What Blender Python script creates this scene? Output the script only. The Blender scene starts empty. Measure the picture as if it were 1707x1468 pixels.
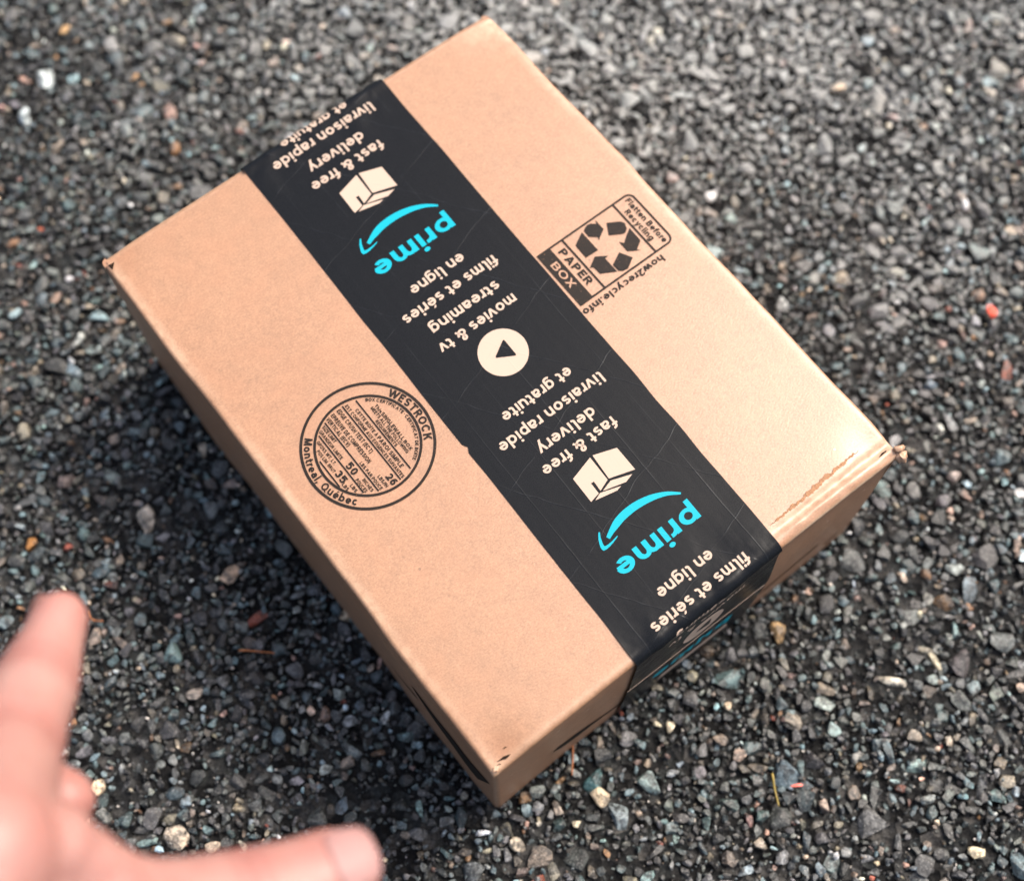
import bpy, bmesh, math, random
import numpy as np
from mathutils import Vector, Matrix
R = math.radians
random.seed(7)
rng = np.random.default_rng(11)
scene = bpy.context.scene
col = scene.collection

# ------------------------------------------------------------------ camera
cd = bpy.data.cameras.new('camera')
cam = bpy.data.objects.new('camera', cd)
col.objects.link(cam)
cam.location = (-0.138407, -0.194609, 0.621691)
cam.rotation_euler = (0.368132, 0.002939, -0.663580)
cd.sensor_width = 36.0
cd.lens = 36.0 * 2371.264 / 1707.0
cd.clip_start = 0.02
cd.clip_end = 60
cd.dof.use_dof = True
cd.dof.focus_distance = 0.550
cd.dof.aperture_fstop = 4.6
cd.dof.aperture_blades = 7
scene.camera = cam

# ------------------------------------------------------------------ light
SUN_EL, SUN_AZ = 53.0, 1.0          # azimuth counted from +X towards +Y
world = bpy.data.worlds.new('World')
scene.world = world
world.use_nodes = True
wn = world.node_tree
bg = wn.nodes['Background']
sky = wn.nodes.new('ShaderNodeTexSky')
sky.sky_type = 'NISHITA'
sky.sun_disc = False
sky.sun_elevation = R(SUN_EL)
sky.sun_rotation = R(90.0 - SUN_AZ)
sky.air_density = 1.0
sky.dust_density = 7.0
sky.ozone_density = 0.6
wn.links.new(sky.outputs[0], bg.inputs[0])
bg.inputs[1].default_value = 0.15

sd = bpy.data.lights.new('sun', 'SUN')
sd.energy = 2.0
sd.angle = R(7.0)
sd.color = (1.0, 0.95, 0.89)
sun = bpy.data.objects.new('sun', sd)
col.objects.link(sun)
to_sun = Vector((math.cos(R(SUN_EL)) * math.cos(R(SUN_AZ)), math.cos(R(SUN_EL)) * math.sin(R(SUN_AZ)), math.sin(R(SUN_EL))))
sun.rotation_euler = to_sun.to_track_quat('Z', 'Y').to_euler()
sun.location = to_sun * 3

vs = scene.view_settings
vs.view_transform = 'Standard'
vs.look = 'None'
vs.exposure = 0.75
vs.gamma = 1.0
vs.use_curve_mapping = False
scene.render.engine = 'CYCLES'
scene.cycles.use_denoising = True
scene.cycles.max_bounces = 8

# ------------------------------------------------------------------ helpers
def tag(o, label=None, cat=None, group=None, kind=None):
    if label: o['label'] = label
    if cat: o['category'] = cat
    if group: o['group'] = group
    if kind: o['kind'] = kind
    return o

def empty(name, loc=(0, 0, 0)):
    o = bpy.data.objects.new(name, None)
    o.empty_display_size = 0.03
    o.location = loc
    col.objects.link(o)
    return o

def mesh_obj(name, verts, faces, mat, parent=None, smooth=True, attrs=None):
    me = bpy.data.meshes.new(name)
    me.from_pydata([tuple(map(float, v)) for v in verts], [], [tuple(map(int, f)) for f in faces])
    if smooth:
        me.polygons.foreach_set('use_smooth', np.ones(len(me.polygons), dtype=bool))
    for k, (typ, data) in (attrs or {}).items():
        a = me.attributes.new(k, typ, 'POINT')
        data = np.asarray(data, dtype=np.float32).ravel()
        a.data.foreach_set('vector' if typ == 'FLOAT_VECTOR' else 'value', data)
    me.materials.append(mat)
    me.update()
    o = bpy.data.objects.new(name, me)
    col.objects.link(o)
    if parent: o.parent = parent
    return o

def sheet(fn, us, vs_, thick, wear=None, tuv=None):
    """solid sheet: outer face P(u,v), inner face offset along -normal, separate rims"""
    nu, nv = len(us), len(vs_)
    P = np.array([[fn(u, v) for v in vs_] for u in us], dtype=float)
    du = np.gradient(P, axis=0); dv = np.gradient(P, axis=1)
    N = np.cross(du, dv)
    N /= np.linalg.norm(N, axis=2, keepdims=True) + 1e-12
    Q = P - N * thick
    verts = []; faces = []
    def addgrid(G, flip):
        b = len(verts)
        for i in range(nu):
            for j in range(nv): verts.append(G[i, j])
        for i in range(nu - 1):
            for j in range(nv - 1):
                f = (b + i * nv + j, b + (i + 1) * nv + j, b + (i + 1) * nv + j + 1, b + i * nv + j + 1)
                faces.append(f[::-1] if flip else f)
    addgrid(P, False)
    if thick > 0:
        addgrid(Q, True)
        for A, B in ((P[0], Q[0]), (Q[-1], P[-1])):
            b = len(verts)
            for a_, c_ in zip(A, B): verts.append(a_); verts.append(c_)
            for j in range(nv - 1): faces.append((b + 2 * j, b + 2 * j + 2, b + 2 * j + 3, b + 2 * j + 1))
        for A, B in ((Q[:, 0], P[:, 0]), (P[:, -1], Q[:, -1])):
            b = len(verts)
            for a_, c_ in zip(A, B): verts.append(a_); verts.append(c_)
            for j in range(nu - 1): faces.append((b + 2 * j, b + 2 * j + 2, b + 2 * j + 3, b + 2 * j + 1))
    attrs = {}
    V = np.array(verts)
    if wear is not None:
        w = np.zeros(len(V)); k = 0
        for u in us:
            for v in vs_:
                w[k] = wear(u, v); k += 1
        attrs['wear'] = ('FLOAT', w)
    if tuv:
        t = np.zeros((len(V), 3)); k = 0
        for u in us:
            for v in vs_:
                t[k] = (u * 1000, v * 1000, 0); k += 1
        attrs['tuv'] = ('FLOAT_VECTOR', t)
    return V, faces, attrs

# value noise (smooth, deterministic)
_tab = np.random.default_rng(5).random((64, 64))
def vnoise(x, y):
    xi, yi = math.floor(x), math.floor(y)
    fx, fy = x - xi, y - yi
    fx = fx * fx * (3 - 2 * fx); fy = fy * fy * (3 - 2 * fy)
    t = lambda a, b: _tab[a % 64, b % 64]
    return ((t(xi, yi) * (1 - fx) + t(xi + 1, yi) * fx) * (1 - fy) + (t(xi, yi + 1) * (1 - fx) + t(xi + 1, yi + 1) * fx) * fy) * 2 - 1
def sstep(a, b, x):
    t = min(1.0, max(0.0, (x - a) / (b - a)))
    return t * t * (3 - 2 * t)

# ------------------------------------------------------------------ material helpers
class NT:
    def __init__(s, name):
        s.m = bpy.data.materials.new(name); s.m.use_nodes = True
        s.t = s.m.node_tree; s.b = s.t.nodes['Principled BSDF']
    def n(s, typ, **kw):
        nd = s.t.nodes.new(typ)
        for k, v in kw.items():
            if k.startswith('i_'):
                key = k[2:]
                nd.inputs[int(key) if key.isdigit() else key].default_value = v
            else: setattr(nd, k, v)
        return nd
    def l(s, a, b): s.t.links.new(a, b)
    def noise(s, vec, scale, detail=3, rough=.55):
        nd = s.n('ShaderNodeTexNoise'); nd.inputs['Scale'].default_value = scale
        nd.inputs['Detail'].default_value = detail; nd.inputs['Roughness'].default_value = rough
        s.l(vec, nd.inputs['Vector']); return nd
    def math(s, op, a, b=None, clamp=False):
        nd = s.n('ShaderNodeMath', operation=op); nd.use_clamp = clamp
        for i, x in enumerate((a, b)):
            if x is None: continue
            if hasattr(x, 'is_linked') or hasattr(x, 'links'): s.l(x, nd.inputs[i])
            else: nd.inputs[i].default_value = x
        return nd.outputs[0]
    def maprange(s, x, a, b, c=0., d=1.):
        nd = s.n('ShaderNodeMapRange'); s.l(x, nd.inputs[0])
        for i, v in enumerate((a, b, c, d)): nd.inputs[1 + i].default_value = v
        return nd.outputs[0]
    def mix(s, fac, a, b, blend='MIX'):
        nd = s.n('ShaderNodeMix', data_type='RGBA', blend_type=blend)
        if hasattr(fac, 'links'): s.l(fac, nd.inputs[0])
        else: nd.inputs[0].default_value = fac
        for i, x in ((6, a), (7, b)):
            if hasattr(x, 'links'): s.l(x, nd.inputs[i])
            else: nd.inputs[i].default_value = (*x, 1)
        return nd.outputs[2]
    def bump(s, h, strength, dist, normal=None):
        nd = s.n('ShaderNodeBump'); nd.inputs['Strength'].default_value = strength; nd.inputs['Distance'].default_value = dist
        s.l(h, nd.inputs['Height'])
        if normal is not None: s.l(normal, nd.inputs['Normal'])
        return nd.outputs[0]

def kraft(name, base=(0.328, 0.173, 0.094), rough=0.42, wearcol=(0.52, 0.37, 0.25)):
    s = NT(name)
    tc = s.n('ShaderNodeTexCoord').outputs['Object']
    fine = s.noise(tc, 1250, 3, .6)
    mid = s.noise(tc, 260, 3, .6)
    big = s.noise(tc, 22, 3, .55)
    mp = s.n('ShaderNodeMapping'); mp.inputs['Scale'].default_value = (1, 3.2, 1); mp.inputs['Rotation'].default_value = (0, 0, .3); s.l(tc, mp.inputs[0])
    fib = s.noise(mp.outputs[0], 650, 2, .5)
    v = s.math('ADD', s.maprange(fine.outputs[0], .27, .73, -.20, .20), s.maprange(mid.outputs[0], .3, .7, -.08, .08))
    v = s.math('ADD', v, s.maprange(big.outputs[0], .3, .7, -.045, .045))
    v = s.math('ADD', v, s.maprange(fib.outputs[0], .3, .7, -.05, .05))
    v = s.math('ADD', v, 1.0)
    hsv = s.n('ShaderNodeHueSaturation'); s.l(v, hsv.inputs['Value']); hsv.inputs['Color'].default_value = (*base, 1)
    # warm / pink fibre tint
    c = s.mix(s.maprange(s.noise(tc, 90, 2).outputs[0], .42, .7, 0, .28), hsv.outputs[0], (base[0] * 1.1, base[1] * .98, base[2] * .93))
    # dark flecks and a few pale ones
    vo = s.n('ShaderNodeTexVoronoi'); vo.inputs['Scale'].default_value = 120; vo.inputs['Randomness'].default_value = 1; s.l(tc, vo.inputs['Vector'])
    sep = s.n('ShaderNodeSeparateColor'); s.l(vo.outputs['Color'], sep.inputs[0])
    dark = s.math('MULTIPLY', s.math('LESS_THAN', vo.outputs['Distance'], .065), s.math('GREATER_THAN', sep.outputs[0], .90))
    c = s.mix(s.math('MULTIPLY', dark, .6), c, (0.11, 0.06, 0.035))
    pale = s.math('MULTIPLY', s.math('LESS_THAN', vo.outputs['Distance'], .07), s.math('LESS_THAN', sep.outputs[1], .06))
    c = s.mix(s.math('MULTIPLY', pale, .55), c, (0.85, 0.7, 0.55))
    mps = s.n('ShaderNodeMapping'); mps.inputs['Scale'].default_value = (1, .12, 1); mps.inputs['Rotation'].default_value = (0, 0, .9); s.l(tc, mps.inputs[0])
    scf = s.math('MULTIPLY', s.maprange(s.noise(mps.outputs[0], 330, 3, .6).outputs[0], .6, .74, 0, 1), s.maprange(s.noise(tc, 18, 2).outputs[0], .5, .68, 0, .4))
    c = s.mix(scf, c, (base[0] * 1.35, base[1] * 1.5, base[2] * 1.7))
    stn = s.maprange(s.noise(tc, 38, 4, .65).outputs[0], .58, .72, 0, .12)
    c = s.mix(stn, c, (base[0] * .72, base[1] * .68, base[2] * .66))
    at = s.n('ShaderNodeAttribute', attribute_name='wear')
    w = s.math('MULTIPLY', at.outputs['Fac'], s.maprange(mid.outputs[0], .3, .62, .35, 1.15))
    c = s.mix(s.math('MULTIPLY', w, 1.0, True), c, wearcol)
    s.l(c, s.b.inputs['Base Color'])
    s.b.inputs['Roughness'].default_value = rough
    s.b.inputs['Specular IOR Level'].default_value = 0.8
    h = s.math('ADD', s.math('MULTIPLY', fine.outputs[0], .5), fib.outputs[0])
    s.l(s.bump(h, .3, .00025), s.b.inputs['Normal'])
    return s.m

def ink(name, colr=(0.018, 0.014, 0.012), rough=.55):
    s = NT(name)
    tc = s.n('ShaderNodeTexCoord').outputs['Object']
    n1 = s.noise(tc, 1700, 2, .6); n2 = s.noise(tc, 300, 2, .6)
    v = s.maprange(s.math('ADD', n1.outputs[0], s.math('MULTIPLY', n2.outputs[0], .6)), .88, 1.12, 0, .35)
    c = s.mix(v, colr, (0.10, 0.055, 0.03))
    n3 = s.noise(tc, 900, 3, .7)
    c = s.mix(s.math('MULTIPLY', s.maprange(n3.outputs[0], .66, .72, 0, 1), s.maprange(s.noise(tc, 60, 2).outputs[0], .45, .65, .1, 1)), c, (0.30, 0.16, 0.09))
    s.l(c, s.b.inputs['Base Color']); s.b.inputs['Roughness'].default_value = rough; s.b.inputs['Specular IOR Level'].default_value = .12
    s.l(s.bump(n1.outputs[0], .25, .0002), s.b.inputs['Normal'])
    return s.m

def tape_mat(name, colr, rough, amount=.5, scuffcol=(0.17, 0.18, 0.2)):
    s = NT(name)
    at = s.n('ShaderNodeAttribute', attribute_name='tuv')
    uv = at.outputs['Vector']
    sp = s.n('ShaderNodeSeparateXYZ'); s.l(uv, sp.inputs[0])
    u, v = sp.outputs[0], sp.outputs[1]
    wob = s.noise(uv, .05, 2)
    wv = s.maprange(wob.outputs[0], .3, .7, -.9, .9)
    def line(expr, period, half):
        # narrow ridge repeating every period (mm)
        f = s.math('PINGPONG', expr, period)
        return s.maprange(f, 0, half, 1, 0)
    d1 = s.math('ADD', s.math('ADD', s.math('MULTIPLY', u, .86), s.math('MULTIPLY', v, .62)), wv)
    d2 = s.math('ADD', s.math('SUBTRACT', s.math('MULTIPLY', u, .30), s.math('MULTIPLY', v, .93)), wv)
    dl = s.math('ADD', u, s.math('MULTIPLY', wv, .18))
    L1 = line(d1, 15.0, .3); L2 = line(d2, 19.0, .28); L3 = line(dl, 7.3, .35)
    m1 = s.maprange(s.noise(uv, .045, 2).outputs[0], .34, .5, .15, 1)
    mpp = s.n('ShaderNodeMapping'); mpp.inputs['Scale'].default_value = (.30, .010, 1); s.l(uv, mpp.inputs[0])
    streak = s.noise(mpp.outputs[0], 1.0, 3, .6)
    m2 = s.maprange(streak.outputs[0], .45, .62, 0, 1)
    lines = s.math('ADD', s.math('MULTIPLY', s.math('ADD', L1, L2), m1), s.math('MULTIPLY', L3, s.math('MULTIPLY', m2, .7)))
    fine = s.noise(uv, 2.6, 3, .6)
    med = s.noise(uv, .22, 3, .55)
    # scuffs: faint paler rubbing, mostly on the ridges
    sc = s.math('MULTIPLY', s.math('ADD', s.math('MULTIPLY', lines, .9), s.maprange(fine.outputs[0], .5, .8, 0, .5)), s.maprange(med.outputs[0], .4, .75, .1, .9))
    c = s.mix(s.math('MULTIPLY', sc, amount, True), colr, scuffcol)
    s.l(c, s.b.inputs['Base Color'])
    s.b.inputs['Specular IOR Level'].default_value = .12
    s.l(s.maprange(fine.outputs[0], .3, .7, rough - .06, rough + .09), s.b.inputs['Roughness'])
    b1 = s.bump(s.math('ADD', s.math('MULTIPLY', lines, .55), s.math('MULTIPLY', streak.outputs[0], .5)), .28, .0003)
    b2 = s.bump(med.outputs[0], .05, .0008, b1)
    av = s.math('ABSOLUTE', v)
    edge = s.maprange(av, 104, 136, 0, 1)
    cr2 = s.noise(uv, .085, 2, .5)
    b2 = s.bump(s.math('MULTIPLY', cr2.outputs[0], s.math('MULTIPLY', edge, edge)), .38, .003, b2)
    s.l(s.bump(fine.outputs[0], .06, .00015, b2), s.b.inputs['Normal'])
    return s.m

def stone_mat(name, from_object):
    s = NT(name)
    geo = s.n('ShaderNodeNewGeometry').outputs['Position']
    if from_object: cbase = s.n('ShaderNodeObjectInfo').outputs['Color']
    else: cbase = s.n('ShaderNodeAttribute', attribute_name='tint').outputs['Color']
    n1 = s.noise(geo, 420, 4, .65); n2 = s.noise(geo, 1250, 3, .6); n3 = s.noise(geo, 230, 4, .65)
    val = s.math('ADD', s.maprange(n1.outputs[0], .3, .7, .35, 1.6), s.maprange(n2.outputs[0], .32, .68, -.5, .5))
    hsv = s.n('ShaderNodeHueSaturation'); s.l(cbase, hsv.inputs['Color']); s.l(val, hsv.inputs['Value'])
    # bitumen film and dust
    film = s.maprange(n3.outputs[0], .46, .58, 0, .72)
    c = s.mix(film, hsv.outputs[0], (0.016, 0.016, 0.016))
    dust = s.maprange(n2.outputs[0], .60, .70, 0, .6)
    c = s.mix(dust, c, (0.42, 0.41, 0.38))
    # pale sun glare painted into the stone colour, with an uneven outline
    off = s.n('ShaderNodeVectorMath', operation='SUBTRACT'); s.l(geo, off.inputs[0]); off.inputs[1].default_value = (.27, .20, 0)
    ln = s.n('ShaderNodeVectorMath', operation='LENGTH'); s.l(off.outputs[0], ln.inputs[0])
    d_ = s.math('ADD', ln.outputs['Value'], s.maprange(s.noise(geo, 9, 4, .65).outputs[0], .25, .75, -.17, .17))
    glare = s.math('MULTIPLY', s.maprange(d_, .05, .33, 1, 0), s.maprange(s.noise(geo, 700, 3, .6).outputs[0], .35, .6, .4, .85))
    c = s.mix(glare, c, (0.40, 0.405, 0.385))
    s.l(c, s.b.inputs['Base Color'])
    s.l(s.maprange(n1.outputs[0], .3, .7, .34, .56), s.b.inputs['Roughness'])
    s.b.inputs['Specular IOR Level'].default_value = .5
    s.l(s.bump(n2.outputs[0], .5, .0004, s.bump(n1.outputs[0], .6, .0012)), s.b.inputs['Normal'])
    return s.m

def plain(name, colr, rough=.6, nscale=400, amt=.2, **kw):
    s = NT(name)
    tc = s.n('ShaderNodeTexCoord').outputs['Object']
    n1 = s.noise(tc, nscale, 3)
    hsv = s.n('ShaderNodeHueSaturation'); hsv.inputs['Color'].default_value = (*colr, 1)
    s.l(s.maprange(n1.outputs[0], .3, .7, 1 - amt, 1 + amt), hsv.inputs['Value'])
    s.l(hsv.outputs[0], s.b.inputs['Base Color']); s.b.inputs['Roughness'].default_value = rough
    s.l(s.bump(n1.outputs[0], .2, .0004), s.b.inputs['Normal'])
    return s.m

# ------------------------------------------------------------------ ground
def ground_mat():
    s = NT('asphalt')
    geo = s.n('ShaderNodeNewGeometry').outputs['Position']
    vo = s.n('ShaderNodeTexVoronoi'); vo.inputs['Scale'].default_value = 190; s.l(geo, vo.inputs['Vector'])
    sep = s.n('ShaderNodeSeparateColor'); s.l(vo.outputs['Color'], sep.inputs[0])
    cr = s.n('ShaderNodeValToRGB'); s.l(sep.outputs[0], cr.inputs[0])
    e = cr.color_ramp.elements
    e[0].position = 0; e[0].color = (.006, .006, .006, 1); e[1].position = 1; e[1].color = (.05, .048, .045, 1)
    for p_, c_ in ((.45, (.014, .014, .014)), (.7, (.020, .022, .022)), (.85, (.035, .034, .033))):
        x = e.new(p_); x.color = (*c_, 1)
    n1 = s.noise(geo, 900, 4, .65)
    hsv = s.n('ShaderNodeHueSaturation'); s.l(cr.outputs[0], hsv.inputs['Color']); s.l(s.maprange(n1.outputs[0], .3, .7, .3, 1.9), hsv.inputs['Value'])
    # beyond the stones that are built one by one the sheet itself carries their colours
    far = s.n('ShaderNodeValToRGB'); s.l(sep.outputs[1], far.inputs[0]); fe = far.color_ramp.elements
    fe[0].color = (.02, .02, .02, 1); fe[1].color = (.22, .21, .19, 1)
    for p_, c_ in ((.4, (.05, .05, .05)), (.75, (.085, .095, .095))): x = fe.new(p_); x.color = (*c_, 1)
    ln = s.n('ShaderNodeVectorMath', operation='LENGTH'); s.l(geo, ln.inputs[0])
    cfin = s.mix(s.maprange(ln.outputs['Value'], .76, .86, 0, 1), hsv.outputs[0], far.outputs[0])
    s.l(cfin, s.b.inputs['Base Color']); s.b.inputs['Roughness'].default_value = .7; s.b.inputs['Specular IOR Level'].default_value = .1
    s.l(s.bump(n1.outputs[0], .6, .001, s.bump(vo.outputs['Distance'], 1.0, .004)), s.b.inputs['Normal'])
    return s.m

GZ = -0.0027
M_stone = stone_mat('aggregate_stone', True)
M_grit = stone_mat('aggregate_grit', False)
ground = mesh_obj('ground', [(-4, -4, GZ), (4, -4, GZ), (4, 4, GZ), (-4, 4, GZ)], [(0, 1, 2, 3)], ground_mat(), smooth=False)
tag(ground, 'dark weathered asphalt with exposed stones under the parcel', kind='structure')

PAL = [((.055, .052, .051), 22), ((.125, .122, .115), 25), ((.085, .115, .122), 15), ((.15, .19, .195), 9), ((.25, .29, .295), 3.2),
       ((.135, .126, .122), 9), ((.22, .17, .13), 6), ((.23, .115, .05), 1.6), ((.46, .34, .24), 3.4), ((.38, .22, .17), 1.6),
       ((.33, .07, .035), .3), ((.66, .63, .58), 1.3)]
pal_c = np.array([c for c, _ in PAL]); pal_w = np.array([w for _, w in PAL]); pal_w = pal_w / pal_w.sum()
def pick_cols(n, r):
    c = pal_c[r.choice(len(PAL), n, p=pal_w)]
    return np.clip(c * np.array((.91, 1.0, 1.01)) * np.exp(r.normal(-.30, .58, (n, 1))) * r.uniform(.93, 1.07, (n, 3)), 0, .85)

def ico(level):
    bm = bmesh.new(); bmesh.ops.create_icosphere(bm, subdivisions=level, radius=1.0)
    v = np.array([x.co[:] for x in bm.verts]); f = np.array([[q.index for q in y.verts] for y in bm.faces]); bm.free()
    return v, f
def cut_templates(level, n, r, ncut, lo, hi, jit):
    v0, f = ico(level); out = []
    for _ in range(n):
        v = v0 * (1 + r.normal(0, jit, (len(v0), 1)))
        for _ in range(r.integers(ncut[0], ncut[1])):
            d = r.normal(size=3); d /= np.linalg.norm(d); h = r.uniform(lo, hi)
            k = v @ d - h
            v = v - np.clip(k, 0, None)[:, None] * d
        if ncut[0] > 7: v[:, 2] = np.minimum(v[:, 2], .55 + .08 * v[:, 0])
        v /= np.abs(v).max()
        out.append(v)
    return np.array(out), f
T_big, F_big = cut_templates(2, 26, rng, (8, 14), .38, .78, .05)
T_small, F_small = cut_templates(1, 40, rng, (1, 4), .4, .8, .16)

def rots(n, r, tilt):
    a = r.uniform(0, 2 * np.pi, n); b = r.normal(0, tilt, n); c = r.normal(0, tilt, n)
    ca, sa, cb, sb, cc, sc_ = np.cos(a), np.sin(a), np.cos(b), np.sin(b), np.cos(c), np.sin(c)
    Z = np.zeros(n); O = np.ones(n)
    Rz = np.stack([np.stack([ca, -sa, Z], 1), np.stack([sa, ca, Z], 1), np.stack([Z, Z, O], 1)], 1)
    Rx = np.stack([np.stack([O, Z, Z], 1), np.stack([Z, cb, -sb], 1), np.stack([Z, sb, cb], 1)], 1)
    Ry = np.stack([np.stack([cc, Z, sc_], 1), np.stack([Z, O, Z], 1), np.stack([-sc_, Z, cc], 1)], 1)
    return Rz @ Rx @ Ry

# view quad on the ground (mm) and how far a point lies outside of it
QUAD = np.array([(-283, -28), (55, -292), (376, 25), (-52, 362)]) / 1000.0
def outside(P):
    d = np.full(len(P), -9.0)
    for i in range(4):
        a, b = QUAD[i], QUAD[(i + 1) % 4]
        e = b - a; nrm = np.array([e[1], -e[0]]) / np.linalg.norm(e)
        d = np.maximum(d, (P - a) @ nrm)
    return d
def under_box(P, m): return (np.abs(P[:, 0]) < .1 - m) & (np.abs(P[:, 1]) < .1316 - m)
def hfield(x, y):
    return .0009 * np.sin(x * 41 + 1.3) * np.cos(y * 37 + .4) + .0006 * np.sin(x * 93 + y * 71)

class Dart:
    def __init__(s, cell): s.c = cell; s.g = {}
    def ok(s, x, y, r, k):
        i, j = int(x // s.c), int(y // s.c)
        for a in (-1, 0, 1):
            for b in (-1, 0, 1):
                for (px, py, pr) in s.g.get((i + a, j + b), ()):
                    if (px - x) ** 2 + (py - y) ** 2 < (k * (r + pr)) ** 2: return False
        return True
    def add(s, x, y, r): s.g.setdefault((int(x // s.c), int(y // s.c)), []).append((x, y, r))

dart = Dart(.0135)
# the stones one can pick out in the photograph: x, y, size (m, half length), colour, aspect, turn
KNOWN = [(-.059, .305, .0075, (.50, .56, .55), .8, .4), (-.080, .291, .0065, (.50, .56, .55), .6, 1.0), (-.111, .171, .0062, (.22, .32, .34), .6, 2.4),
         (-.133, .023, .0056, (.62, .44, .30), .8, .3), (-.148, .070, .0085, (.50, .43, .34), .55, 1.2), (-.063, -.156, .0056, (.62, .50, .34), .8, .6),
         (-.061, -.168, .0085, (.20, .24, .25), .85, 1.2), (.070, -.196, .0075, (.66, .60, .48), .45, 2.1), (.006, -.198, .0075, (.10, .14, .16), .9, 0),
         (-.061, -.149, .0075, (.05, .12, .125), .7, .6), (.168, .038, .0042, (.80, .80, .78), .7, .3), (-.028, .227, .0055, (.32, .15, .05), .6, .9),
         (-.195, .091, .0048, (.45, .20, .05), .7, .2), (.155, -.03, .0055, (.42, .44, .42), .6, 1.0), (.045, -.15, .006, (.42, .27, .12), .8, 1.7),
         (.125, -.12, .0085, (.12, .12, .12), .85, .5), (.10, -.21, .0095, (.085, .075, .075), .7, .8), (.02, -.235, .009, (.13, .13, .125), .85, .2),
         (.19, -.06, .0075, (.15, .15, .15), .9, 2.0), (-.17, .14, .006, (.30, .27, .2), .8, .1)]
big = []
for x, y, r_, c_, asp, tn in KNOWN:
    big.append((x, y, r_, c_, asp, tn)); dart.add(x, y, r_)
tries = 0
while len(big) < 300 and tries < 20000:
    tries += 1
    x, y = rng.uniform(-.3, .39), rng.uniform(-.31, .375)
    P = np.array([[x, y]])
    if outside(P)[0] > .012 or under_box(P, -.004)[0]: continue
    r_ = .0040 + .0040 * rng.random() ** 2.2
    if dart.ok(x, y, r_, .95):
        dart.add(x, y, r_); c_ = pick_cols(1, rng)[0]
        big.append((x, y, r_, c_, rng.uniform(.6, .95), rng.uniform(0, 6.28)))
tmeshes = []
for k in range(len(T_big)):
    me = bpy.data.meshes.new('stone')
    me.from_pydata([tuple(v) for v in T_big[k]], [], [tuple(map(int, f)) for f in F_big])
    me.polygons.foreach_set('use_smooth', np.ones(len(me.polygons), dtype=bool))
    me.set_sharp_from_angle(angle=R(28))
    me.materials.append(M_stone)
    tmeshes.append(me)
for k, (x, y, r_, c_, asp, tn) in enumerate(big):
    o = bpy.data.objects.new('stone', tmeshes[k % len(tmeshes)])
    hz = r_ * rng.uniform(.45, .75)
    top = -.0004 + .0014 * rng.random() + float(hfield(x, y))
    o.location = (x, y, top - hz * .55)
    o.scale = (r_, r_ * asp, hz)
    o.rotation_euler = (rng.normal(0, .12), rng.normal(0, .12), tn)
    o.color = (*map(float, c_), 1)
    col.objects.link(o); o.parent = ground

def bulk(name, P, size, top, T, F, cols, r, tilt, flat=(.5, .9), smooth=False, worn=.6):
    n = len(P); nvt = T.shape[1]
    Rm = rots(n, r, tilt)
    sc_ = np.stack([size * r.uniform(.95, 1.3, n), size * r.uniform(.5, 1.0, n), size * r.uniform(*flat, n)], 1)
    V = T[r.integers(0, len(T), n)] * sc_[:, None, :]
    V = np.einsum('nij,nkj->nki', Rm, V)
    zt = V[:, :, 2].max(axis=1, keepdims=True) * worn
    V[:, :, 2] = np.minimum(V[:, :, 2], zt + (V[:, :, 0] * r.normal(0, .10, (n, 1)) + V[:, :, 1] * r.normal(0, .10, (n, 1))))
    zc = top - V[:, :, 2].max(axis=1)
    V += np.concatenate([P, zc[:, None]], 1)[:, None, :]
    me = bpy.data.meshes.new(name)
    nf = len(F)
    idx = (F[None] + (np.arange(n) * nvt)[:, None, None]).reshape(-1)
    me.vertices.add(n * nvt); me.vertices.foreach_set('co', V.reshape(-1).astype(np.float32))
    me.loops.add(n * nf * 3); me.loops.foreach_set('vertex_index', idx.astype(np.int32))
    me.polygons.add(n * nf); me.polygons.foreach_set('loop_start', np.arange(0, n * nf * 3, 3, dtype=np.int32))
    me.update(calc_edges=True)
    a = me.attributes.new('tint', 'FLOAT_COLOR', 'POINT')
    cc = np.ones((n, nvt, 4), dtype=np.float32); cc[:, :, :3] = cols[:, None, :]
    a.data.foreach_set('color', cc.reshape(-1))
    me.polygons.foreach_set('use_smooth', np.full(n * nf, smooth, dtype=bool))
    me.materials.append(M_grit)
    o = bpy.data.objects.new(name, me); col.objects.link(o); o.parent = ground
    o['kind'] = 'stuff'
    return o

# middle stones, packed
mid = []
ok_try = 0
cand = rng.uniform((-.47, -.45), (.55, .55), (300000, 2))
keep = (outside(cand) < .075) & ~under_box(cand, .006)
cand = cand[keep]
for (x, y) in cand:
    r_ = .0010 + .0033 * rng.random() ** 1.9
    if dart.ok(x, y, r_, .74):
        dart.add(x, y, r_); mid.append((x, y, r_))
    if len(mid) > 42000: break
mid = np.array(mid)
nm = len(mid)
half = nm
top = hfield(mid[:, 0], mid[:, 1]) + .0008 - .0036 * rng.random(nm) ** 2.0
T_mid, F_mid = cut_templates(2, 30, rng, (8, 14), .35, .75, .07)
order = np.argsort(-mid[:, 2])
nb = 6500
o1, o2 = order[:nb], order[nb:]
bulk('coarse_aggregate', mid[o1, :2], mid[o1, 2] * 1.28, top[o1], T_mid, F_mid, pick_cols(len(o1), rng), rng, .25)
T_m1, F_m1 = cut_templates(1, 40, rng, (3, 6), .5, .85, .1)
bulk('medium_aggregate', mid[o2, :2], mid[o2, 2] * 1.4, top[o2], T_small, F_small, pick_cols(len(o2), rng), rng, .4, worn=.75)
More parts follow.
